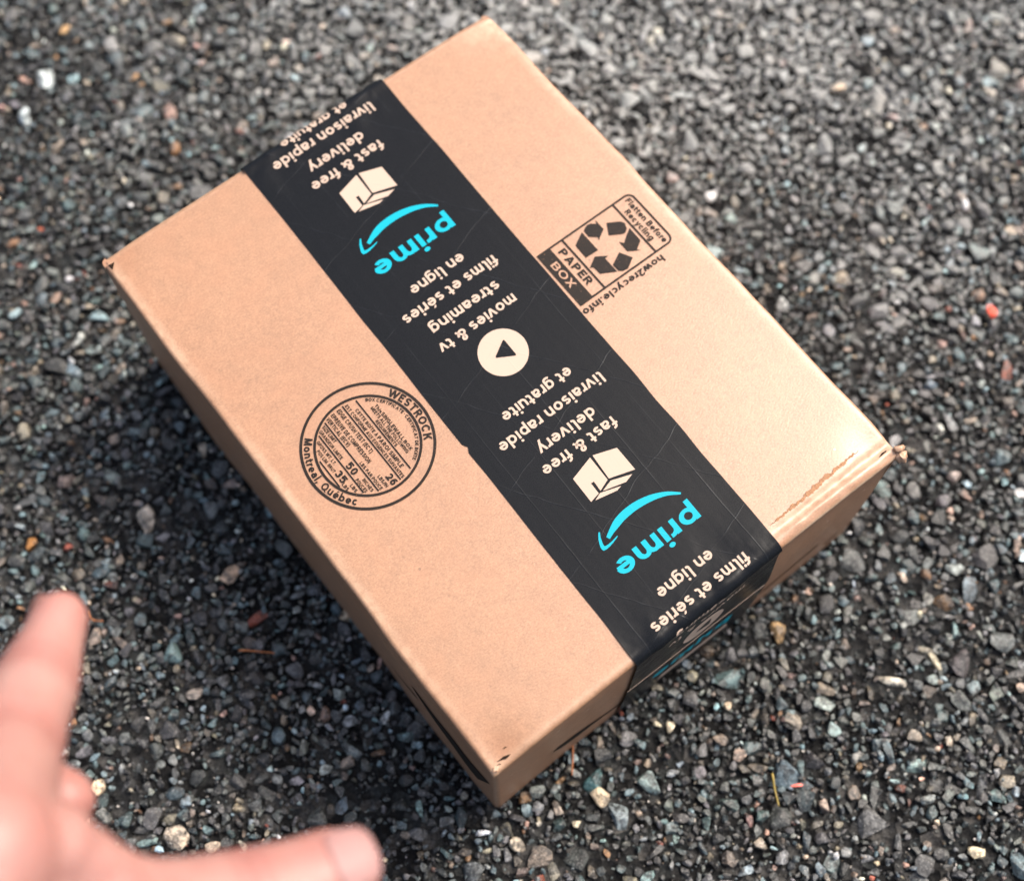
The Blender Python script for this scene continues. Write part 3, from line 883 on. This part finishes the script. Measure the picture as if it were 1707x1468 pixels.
def tape_fn(u, v):
    w = u + (tape_edge(u, v) if abs(u) > TAPE_HALF - 1e-6 else 0)
    if u < -TAPE_HALF + 1e-6 and -.0295 < v < -.0250: w += .0012
    return tape_map(w, v, 0)
us = np.linspace(-TAPE_HALF, TAPE_HALF, 41)
V, F, at = sheet(tape_fn, us, vv, .00015, tuv=True)
tape = mesh_obj('tape', V, F, M_tape, parcel, attrs=at)
tape['label'] = 'wide black paper tape with cream and turquoise print'
# second piece of tape coming up the near end from below
def tape2_map(u, v, lift):
    """v = height above the ground on the near end"""
    x = xc(-L / 2) + u - .0008
    return (x, -(L / 2 + .0006 + end_off(x, v) + .0002 + lift), v)
V, F, at = sheet(lambda u, v: tape2_map(u, v, 0), us, np.linspace(.002, .0545 , 22), .00015, tuv=True)
tape2 = mesh_obj('tape', V, F, M_tape, parcel, attrs=at)
tape2['label'] = 'lower piece of black tape on the near end'
V, F, at = sheet(lambda u, v: tape2_map(u, .0545 + v, .0), us, np.linspace(0, .0007, 2), .00015, tuv=True)
mesh_obj('tape_edge', V, F, M_cream, tape2, attrs=at)

# printed repeat; text is turned half round: right = -x, down = +y
def build_tape(F, name, yc, mat, xo=0.0, parent=None):
    """F drawn upright around its own origin (mm); placed so that the origin lands at distance yc (mm) along the tape"""
    def mp(x, y, lay): return tape_map(-x + xo / 1000, yc / 1000 - y, .00006 + lay)
    return F.build(name, mp, mat, parent or tape, tuv=lambda x, y: (-x + xo, yc - y, 0))
PER = 159.4
def word(txt, yc, xh, width, mat, name, t=1.05):
    F = Flat(); F.text(txt, xh, t, width, at=(0, -xh / 2), tail=True)
    return build_tape(F, name, yc, mat)
def in_range(y): return VN * 1000 + 3 < y < VF * 1000 - 3
ICON = [[(1.4, 6.4), (11.0, 3.0), (11.1, -8.3), (0.6, -4.9)],
        [(0.1, 6.3), (-10.6, 3.5), (-10.8, -8.1), (-6.3, -7.2), (-6.2, -2.2), (-4.8, -2.3), (-5.1, -6.8), (-0.1, -5.0)],
        [(0.6, -6.0), (9.0, -9.1), (5.0, -10.1), (-4.4, -7.4)],
        [(-5.8, -7.4), (2.5, -10.2), (0.1, -10.7), (-9.1, -8.6)]]
def smile(yc):
    F = Flat()
    # centre line in parcel mm, tapered ribbon; built upright (x -> -x, y -> -y)
    c = spl([(19.0, 8.6), (14.5, 11.9), (8.5, 14.3), (1.5, 15.5), (-5.5, 15.2), (-11.0, 13.6), (-14.6, 12.0)], 8)
    F.ribbon([(-a, -b) for a, b in c], 2.0, tap=lambda f: .5 + 2.7 * math.sin(min(1, f * 1.12) * math.pi * .62 + .25) ** 1.5 * (1 if f < .75 else 1 - (f - .75) * 1.9))
    a = spl([(-15.9, 15.9), (-17.4, 13.6), (-18.5, 10.6), (-18.1, 9.5)], 6); b = spl([(-18.45, 9.9), (-17.3, 9.5), (-14.5, 9.7), (-11.2, 10.4)], 6)
    F.ribbon([(-x, -y) for x, y in a], 1.4, tap=lambda f: .5 + 1.5 * f)
    F.ribbon([(-x, -y) for x, y in b], 1.4, tap=lambda f: 1.7 - 1.4 * f)
    build_tape(F, 'smile_arrow', yc, M_teal)
def icon(yc):
    F = Flat()
    for q in ICON:
        if len(q) == 8:                      # notched face in three convex pieces
            F.poly([q[0], q[1], q[4], q[5]][:4]); F.poly([q[1], q[2], q[3], q[4]]); F.poly([q[0], q[5], q[6], q[7]])
        else: F.poly(q)
    def mp(x, y, lay): return tape_map(x, yc / 1000 + y, .00006 + lay)
    F.v = [(x, y, l) for x, y, l in F.v]
    F.build('box_icon', mp, M_cream, tape, tuv=lambda x, y: (x, yc + y, 0))
def play(yc):
    F = Flat(); F.disc(0, 0, 10.4, 48)
    build_tape(F, 'play_button', yc, M_cream, .2)
    F = Flat()
    # rounded triangle pointing along the reading direction
    P = [(-3.0, -4.6), (-3.0, 4.6), (4.8, 0)]; q = []
    for i in range(3):
        a, b, c = np.array(P[i - 1]), np.array(P[i]), np.array(P[(i + 1) % 3])
        d1 = (a - b) / np.linalg.norm(a - b); d2 = (c - b) / np.linalg.norm(c - b)
        p0, p2 = b + d1 * 1.1, b + d2 * 1.1
        for k in range(6): t = k / 5; q.append(tuple((1 - t) ** 2 * p0 + 2 * t * (1 - t) * b + t * t * p2))
    F.poly(q)
    def mp(x, y, lay): return tape_map(-x + .0002 + .0006, yc / 1000 - y, .00014 + lay)
    F.build('play_triangle', mp, M_tape, tape, tuv=lambda x, y: (-x, yc - y, 0))
for k in (-1, 0, 1):
    o_ = k * PER
    for txt, y, xh, wd in (('movies & tv', 13.2, 3.7, 38.6), ('streaming', 22.2, 3.7, 34.8), ('films et séries', 32.2, 3.7, 47.6), ('en ligne', 41.2, 3.7, 27.0),
                           ('fast & free', 106.0, 3.7, 36.5), ('delivery', 114.2, 3.7, 28.2), ('livraison rapide', 124.0, 3.7, 51.8), ('et gratuite', 131.4 if k == 0 else 133.4, 3.7, 34.4)):
        if in_range(y + o_): word(txt, y + o_, xh, wd, M_cream, 'lettering', 1.25)
    if in_range(57.6 + o_): word('prime', 57.6 + o_, 6.3, 40.6, M_teal, 'lettering', 1.3)
    if in_range(68 + o_): smile(57.7 + o_)
    if in_range(93 + o_) and in_range(80 + o_): icon(93.0 + o_)
    if in_range(-3.7 + o_ - 10) and in_range(-3.7 + o_ + 10): play(-3.7 + o_)
F = Flat(); F.text('prime', 9.5, 1.5, 44.0, at=(0, -4.0), tail=True)
F.build('lettering', lambda x, y, lay: tape2_map(-x, .038 + y, .00008 + lay), M_teal, tape2, tuv=lambda x, y: (-x, y, 0))
F = Flat(); F.poly([(-16, 14), (24, 14), (22, 23), (-14, 23)])
F.build('paper_patch', lambda x, y, lay: tape2_map(x, y, .00008 + lay), M_cream, tape2, tuv=lambda x, y: (x, y, 0))

# ------------------------------------------------------------------ prints on the board
# label frame: right = -y, up = +x
def framed(xc_, yc_):
    return lambda a, b, lay: top_map(xc_ + b, yc_ - a, .00010 + lay)
def stamp():
    F = Flat()
    F.disc(0, 0, 26.85, ri=25.7); F.disc(0, 0, 21.4, ri=20.35)
    F.text('WESTROCK', 2.45, 1.5, 25.6, arcR=21.9, track=.25)
    F.text('Montreal, Québec', 2.35, 1.45, 39.5, arcR=25.1, arcbottom=True, track=.25)
    F.text('BOX CERTIFICATE • CERTIFICAT DE BOÎTE', 1.0, 1.4, 37.0, arcR=18.5)
    for y, x in ((7.3, 18.2), (1.6, 19.5), (-7.9, 18.0), (-12.9, 15.0)): F.ribbon([(-x, y), (x, y)], .6)
    F.ribbon([(-6.0, -18.8), (7.4, -18.8)], .6)
    def row(txt, a, b, y, xh, t=1.0): F.text(txt, xh * (.9 if xh < 1.2 else .95), t + .35, b - a + .8, at=((a + b) / 2, y - xh * .69))
    row('This', -11.6, -8.1, 12.45, 1.1); row('SINGLEWALL', -7.2, 6.5, 12.45, 1.25); row('BOX', 7.6, 11.8, 12.45, 1.1)
    row('MEETS ALL THE FOLLOWING', -11.7, 11.9, 10.6, 1.1); row('REQUIREMENTS', -6, 7, 8.75, 1.1)
    row('CETTE BOÎTE À', -14.7, -1.2, 5.3, 1.1); row('PAROI SIMPLE', 0, 15.4, 5.3, 1.3); row('EST CONFORME AUX EXIGENCES SUIVANTES', -18.6, 19.1, 3.1, 1.1)
    row('EDGE CRUSH TEST (ECT)', -18.9, 3.1, -.5, 1.35); row('EPREUVE DE COMPRESSION', -18.8, 6.0, -3.55, 1.35); row('VERTICAL (ECV)', -18.6, -4.6, -5.95, 1.3)
    row('26', 15.0, 19.4, -1.0, 2.3, 1.2); row('LBS/IN', 13.2, 18.3, -4.1, 1.1); row('LBS PAR POUCE', 4.4, 17.8, -6.4, 1.1)
    row('SIZE LIMIT', -16.9, -9.1, -9.2, 1.1); row('GRANDEUR LIMITE', -16.0, -1.9, -11.3, 1.1); row('50', 1.7, 6.6, -10.5, 2.4, 1.1); row('INCHES', 10.7, 16.3, -9.6, 1.1); row('POUCES', 9.1, 15.1, -11.7, 1.1)
    row('GROSS WT. LT.', -13.0, -1.6, -14.6, 1.1); row('POS LIM. BRUT', -9.9, .9, -16.75, 1.1); row('35', 1.7, 6.8, -15.8, 2.4, 1.2); row('LBS.', 9.6, 13.2, -14.7, 1.1); row('LBS.', 7.3, 10.6, -16.9, 1.1)
    o = F.build('certificate_stamp', framed(-.0616, -.0023), M_ink, flaps[-1])
    o['label'] = 'round black printed box certificate'
stamp()
def recycle():
    F = Flat()
    # frame: a from -14.2 (left) to 14.2, b from -24.8 to 25; centre (66.8, 7.6)
    x0, x1, y0, y1, r = -14.1, 14.1, -24.8, 24.9, 3.0
    t = .85
    F.ribbon([(x0, y0), (x0, y1 - r)] + arc(x0 + r, y1 - r, r, r, 180, 90, 8) + arc(x1 - r, y1 - r, r, r, 90, 0, 8) + [(x1, y0)], t)
    for y in (15.4, -11.8): F.ribbon([(x0, y), (x1, y)], t)
    # solid bar with BOX left open: the board shows through the letters
    F.poly([(x0 - .3, -24.9), (x1 + .3, -24.9), (x1 + .3, -18.3), (x0 - .3, -18.3)])
    F.text('PAPER', 2.55, 1.45, 20.0, at=(-.9, -16.8))
    F.text('Flatten Before', 1.95, 1.4, 25.5, at=(.2, 20.6)); F.text('Recycling', 1.95, 1.4, 17.6, at=(.2, 16.9))
    # chasing arrows: six pieces
    for q in ([(-12.6, -0.7), (-13.1, 0.9), (-12.7, 2.5), (-11.1, 4.3), (-13.0, 5.0), (-7.4, 5.1), (-4.6, 0.2), (-6.0, 0.8), (-8.4, -2.1), (-11.8, -1.9)],
              [(-8.9, 7.9), (-6.0, 12.8), (-4.2, 13.8), (-1.8, 13.0), (-0.6, 11.3), (-0.7, 10.0), (-3.8, 4.9)],
              [(-1.2, 13.9), (6.1, 13.8), (8.5, 9.9), (9.8, 11.0), (6.7, 6.3), (1.2, 6.3), (2.9, 7.6), (0.9, 10.5)],
              [(5.0, 3.2), (10.3, 6.1), (13.0, 1.4), (12.7, -0.8), (11.5, -2.4), (7.9, -2.5)],
              [(3.4, -1.4), (3.7, -3.1), (11.4, -3.1), (7.8, -9.3), (3.9, -9.5), (3.2, -11.0), (0.3, -6.0)],
              [(-11.8, -3.0), (-1.2, -3.0), (-1.5, -9.2), (-8.6, -9.0)]): F.poly(q)
    fr = framed(.0668, .0076)
    o = F.build('recycling_label', fr, M_ink, flaps[1])
    o['label'] = 'black printed recycling instruction panel'
    B = Flat(); B.text('BOX', 2.45, 1.15, 14.0, at=(-1.0, -23.2))
    B.build('lettering', lambda a, b, lay: top_map(.0668 + b, .0076 - a, .00022 + lay), M_kraft, flaps[1])
    G = Flat(); G.text('how2recycle.info', 2.35, 1.4, 42.5, at=(0, -1.2))
    # runs down the right side of the panel: right = -x, up = -y
    G.build('lettering', lambda a, b, lay: top_map(.0620 - a, -.0098 - b, .00006 + lay), M_ink, flaps[1])
recycle()

# ---- prints on the upright faces
def end_map(x, z, lay):
    y = L / 2 - .0004 + end_off(x, z)
    return (x, -(y + .0002 + lay), z)
panels = [o for o in parcel.children if o.name.startswith('end_panel')]
sides = [o for o in parcel.children if o.name.startswith('side_panel')]
F = Flat()
F.ribbon(spl([(-70, 40), (-60, 33), (-45, 27), (-33, 23), (0, 19), (40, 27), (60, 32), (74, 35)], 10), 3, tap=lambda f: .6 + 11.0 * math.exp(-((f - .07) / .07) ** 2) + 3.4 * (f > .1) * (1 - abs(f - .5)))
F.ribbon([(84, 14), (87, 18), (90, 21)], 2.0)
F.build('printed_arrow', end_map, M_ink, panels[0])
F = Flat()
F.ribbon(spl([(-83, 72), (-95, 62), (-108, 55), (-119, 50), (-126, 48)], 12), 8, tap=lambda f: 1.5 + 30 * f ** .8)
F.ribbon(spl([(-62, 44), (-76, 48), (-84, 52)], 12), 3, tap=lambda f: .5 + 2.5 * f)
F.build('printed_arrow', lambda y, z, lay: (-(W / 2 + side_off(y, z) * sstep(0, .02, L / 2 - abs(y)) + ew(y, -1) + .0002 + lay), y, z), M_ink, sides[0])

# ------------------------------------------------------------------ needles and chips lying on the asphalt
M_needle = plain('dry_needle', (.36, .12, .035), .55)
M_needle2 = plain('yellow_needle', (.30, .22, .05), .55)
M_red = plain('red_plastic', (.62, .06, .02), .4)
M_leaf = plain('dry_leaf', (.45, .22, .08), .7)
def needle(pts, r, mat, label):
    P = spl(pts, 6); v = []; f = []
    for i, (x, y) in enumerate(P):
        z = .0022 + .0006 * math.sin(i * .7); k = i / (len(P) - 1); rr = r * (1 - .5 * k)
        a = P[max(0, i - 1)]; b = P[min(len(P) - 1, i + 1)]; d = math.atan2(b[1] - a[1], b[0] - a[0])
        for q in range(6):
            t = q * math.pi / 3
            v.append((x - math.sin(d) * rr * math.cos(t), y + math.cos(d) * rr * math.cos(t), z + rr * math.sin(t)))
    for i in range(len(P) - 1):
        for q in range(6): f.append((i * 6 + q, i * 6 + (q + 1) % 6, i * 6 + 6 + (q + 1) % 6, i * 6 + 6 + q))
    f.append(tuple(range(5, -1, -1))); f.append(tuple((len(P) - 1) * 6 + q for q in range(6)))
    o = mesh_obj('pine_needle', v, f, mat)
    tag(o, label, 'needle', 'dry needles scattered on the asphalt')
needle([(-.056, -.128), (-.060, -.134), (-.067, -.142)], .0006, M_needle, 'orange dry needle on the asphalt just beside the near end of the parcel')
needle([(.001, -.194), (-.002, -.199), (-.006, -.206)], .0006, M_needle2, 'yellow olive needle on the stones at the lower right')
needle([(-.192, .047), (-.1925, .043), (-.189, .039)], .0005, M_needle, 'curved orange needle just right of the pointing fingertip')
needle([(-.149, -.009), (-.143, -.014), (-.137, -.020)], .0005, M_needle, 'dark rusty needle between the hand and the parcel')
needle([(-.052, -.246), (-.047, -.244), (-.042, -.241)], .0005, M_needle, 'short reddish needle at the bottom of the picture below the parcel')
def chip(name, x, y, z, size, seed, mat, label, cat):
    r = np.random.default_rng(seed); v0, f0 = ico(2); v = v0.copy()
    for _ in range(8):
        d = r.normal(size=3); d /= np.linalg.norm(d); k = v @ d - r.uniform(.35, .75); v = v - np.clip(k, 0, None)[:, None] * d
    a = r.uniform(0, 6.28); c, s_ = math.cos(a), math.sin(a)
    v = v * np.array(size); v = np.stack([v[:, 0] * c - v[:, 1] * s_, v[:, 0] * s_ + v[:, 1] * c, v[:, 2]], 1) + np.array((x, y, z))
    o = mesh_obj(name, v, f0, mat, smooth=False); tag(o, label, cat)
chip('plastic_chip', .230, -.096, .0026, (.0032, .0045, .0012), 4, M_red, 'bright red chip on the stones at the right edge', 'chip')
chip('plastic_chip', .006, -.2045, .0025, (.0030, .0009, .0008), 6, plain('pink_plastic', (.70, .16, .12), .4), 'thin pink sliver beside the yellow needle at the lower right', 'chip')

# ------------------------------------------------------------------ the reaching hand
HAND = {
 'index': [(-0.1797, -0.0386, 0.2300, .0080), (-0.1928, -0.0530, 0.2386, .0116), (-0.2076, -0.0720, 0.2560, .0146), (-0.2158, -0.0981, 0.2881, .0168)],
 'thumb': [(-0.1604, -0.1434, 0.2344, .0132), (-0.1808, -0.1382, 0.2424, .0162), (-0.2060, -0.1268, 0.2565, .0186), (-0.2430, -0.1178, 0.2776, .0210)],
 'middle': [(-0.2061, -0.0803, 0.2230, .0086), (-0.2168, -0.0580, 0.2256, .0096), (-0.2190, -0.0510, 0.2600, .0108), (-0.2264, -0.0850, 0.2968, .0130)],
 'ring': [(-0.2361, -0.0620, 0.2222, .0082), (-0.2400, -0.0420, 0.2277, .0092), (-0.2358, -0.0390, 0.2640, .0102), (-0.2410, -0.0740, 0.2969, .0125)],
 'pinky': [(-0.2617, -0.0540, 0.2288, .0072), (-0.2635, -0.0390, 0.2362, .0080), (-0.2543, -0.0380, 0.2663, .0090), (-0.2564, -0.0680, 0.2898, .0115)]}
WRIST = [(-0.2800, -0.1400, 0.3000, .0185), (-0.2920, -0.1240, 0.3020, .0175)]
ARM = [(-0.3153, -0.1652, 0.3181, .0250), (-0.3402, -0.2058, 0.3428, .0300), (-0.3660, -0.2500, 0.3700, .0340)]
def hand():
    bv, bf = ico(3); VV = []; FF = []
    def ball(p, r):
        FF.append(bf + len(VV) * len(bv)); VV.append(bv * r + np.array(p))
    def chain(A, B, n):
        a, b = np.array(A[:3]), np.array(B[:3])
        for i in range(n + 1):
            t = i / n; ball(tuple(a + (b - a) * t), A[3] + (B[3] - A[3]) * t)
    for k, c in HAND.items():
        for i in range(3):
            # a little waist between the joints
            a, b = c[i], c[i + 1]
            m = tuple((a[q] + b[q]) / 2 for q in range(3)) + ((a[3] + b[3]) / 2 * .95,)
            chain(a, m, 6); chain(m, b, 6)
    mc = [HAND[k][3] for k in ('index', 'middle', 'ring', 'pinky')]
    for i in range(3): chain(mc[i], mc[i + 1], 4)
    for i, m in enumerate(mc):
        w = WRIST[0] if i < 2 else WRIST[1]
        chain((*m[:3], m[3]), w, 12)
    chain(HAND['thumb'][3], WRIST[0], 8); chain(WRIST[0], WRIST[1], 5)
    # thumb muscle and the web between thumb and index finger
    a = np.array(HAND['thumb'][2][:3]); b = np.array(HAND['index'][3][:3]); c = np.array(HAND['thumb'][3][:3])
    for t in np.linspace(0, 1, 7):
        p = a + (b - a) * t; q = c + (b - c) * t
        ball(tuple(q), .0135)
        for s_ in (.35, .7): ball(tuple(q + (p - q) * s_), .0105)
    web = [(.12, .0105), (.22, .0095), (.38, .0092), (.55, .0096), (.75, .0105)]
    for t, r in web: ball(tuple(a + (b - a) * t + np.array((.0085, .002, -.004))), r)
    wm = np.mean([WRIST[0][:3], WRIST[1][:3]], axis=0)
    chain((*wm, .021), ARM[0], 8); chain(ARM[0], ARM[1], 8); chain(ARM[1], ARM[2], 8)
    me = bpy.data.meshes.new('hand')
    me.from_pydata(np.concatenate(VV).tolist(), [], np.concatenate(FF).tolist())
    o = bpy.data.objects.new('hand', me); col.objects.link(o)
    md = o.modifiers.new('remesh', 'REMESH'); md.mode = 'VOXEL'; md.voxel_size = .0013
    sm = o.modifiers.new('smooth', 'SMOOTH'); sm.factor = .5; sm.iterations = 14
    dg = bpy.context.evaluated_depsgraph_get()
    ev = o.evaluated_get(dg)
    me2 = bpy.data.meshes.new_from_object(ev)
    o.modifiers.clear(); o.data = me2; bpy.data.meshes.remove(me)
    me2.polygons.foreach_set('use_smooth', np.ones(len(me2.polygons), dtype=bool))
    co = np.empty(len(me2.vertices) * 3, dtype=np.float32); me2.vertices.foreach_get('co', co); co = co.reshape(-1, 3)
    bl = np.zeros(len(co), dtype=np.float32)
    for c in HAND.values():
        for q, (px, py, pz, pr) in enumerate(c):
            d = np.linalg.norm(co - np.array((px, py, pz)), axis=1)
            bl = np.maximum(bl, (.9 if q == 0 else .55) * np.exp(-np.clip(d - pr * .9, 0, None) ** 2 / (.0045 ** 2)))
    cr = np.zeros(len(co), dtype=np.float32)
    for c in HAND.values():
        for q in (1, 2):
            j0 = np.array(c[q][:3]); ax = np.array(c[q - 1][:3]) - np.array(c[q + 1][:3]); ax /= np.linalg.norm(ax)
            rel = co - j0; t_ = rel @ ax; rad = np.linalg.norm(rel - t_[:, None] * ax, axis=1)
            near = np.clip(1 - (rad - c[q][3]) / .004, 0, 1) * (np.abs(t_) < .01)
            for o_, k_ in ((0, 1.), (.0035, .6), (-.0032, .55)): cr = np.maximum(cr, near * k_ * np.exp(-((t_ - o_) / .0009) ** 2))
    a_ = me2.attributes.new('crease', 'FLOAT', 'POINT'); a_.data.foreach_set('value', cr.astype(np.float32))
    a_ = me2.attributes.new('blush', 'FLOAT', 'POINT'); a_.data.foreach_set('value', bl)
    s = NT('skin')
    tc = s.n('ShaderNodeTexCoord').outputs['Object']
    n1 = s.noise(tc, 45, 3); n2 = s.noise(tc, 900, 3); n3 = s.noise(tc, 160, 3)
    c_ = s.mix(s.maprange(n1.outputs[0], .38, .66, 0, .6), (.39, .224, .192), (.345, .148, .126))
    c_ = s.mix(s.maprange(n3.outputs[0], .5, .75, 0, .25), c_, (.31, .13, .11))
    c_ = s.mix(s.math('MULTIPLY', s.n('ShaderNodeAttribute', attribute_name='blush').outputs['Fac'], .6), c_, (.35, .135, .115))
    c_ = s.mix(s.math('MULTIPLY', s.n('ShaderNodeAttribute', attribute_name='crease').outputs['Fac'], .6), c_, (.22, .06, .05))
    s.l(c_, s.b.inputs['Base Color'])
    s.b.inputs['Roughness'].default_value = .5
    s.b.inputs['Subsurface Weight'].default_value = .2
    s.b.inputs['Subsurface Radius'].default_value = (.9, .35, .2)
    s.b.inputs['Subsurface Scale'].default_value = .006
    s.l(s.bump(n2.outputs[0], .25, .0004, s.bump(n3.outputs[0], .25, .0008)), s.b.inputs['Normal'])
    me2.materials.clear(); me2.materials.append(s.m)
    tag(o, 'bare hand reaching in from the lower left, thumb and index finger spread', 'hand')
    # nails
    M_nail = plain('nail', (.33, .18, .165), .6, 200, .06)
    def nail(tip, prev, up, rad, wid, ln, shift):
        t = np.array(tip[:3]); d = t - np.array(prev[:3]); d /= np.linalg.norm(d)
        u = np.array(up, float); u -= d * (u @ d); u /= np.linalg.norm(u); sd_ = np.cross(d, u)
        V = []; Fc = []; nu, nv = 9, 9
        for i in range(nu):
            for j in range(nv):
                a = (j / (nv - 1) - .5) * wid; l = (i / (nu - 1) - .5) * ln + shift
                rr = rad * (1.03 - .10 * (max(0, l - shift) / ln * 2) ** 2)
                q = abs(j / (nv - 1) - .5) * 2; l -= (q ** 3) * ln * .12 * (1 if i > nu / 2 else -1)
                V.append(t + d * l + (u * math.cos(a) + sd_ * math.sin(a)) * rr)
        for i in range(nu - 1):
            for j in range(nv - 1): Fc.append((i * nv + j, i * nv + j + 1, (i + 1) * nv + j + 1, (i + 1) * nv + j))
        n = mesh_obj('fingernail', V, Fc, M_nail, o)
        return n
    nail(HAND['thumb'][0], HAND['thumb'][1], (.75, -.05, .6), .0135, 1.2, .012, .005)
    nail(HAND['index'][0], HAND['index'][1], (-.9, .1, -.2), .0082, 1.6, .012, .003)
hand()
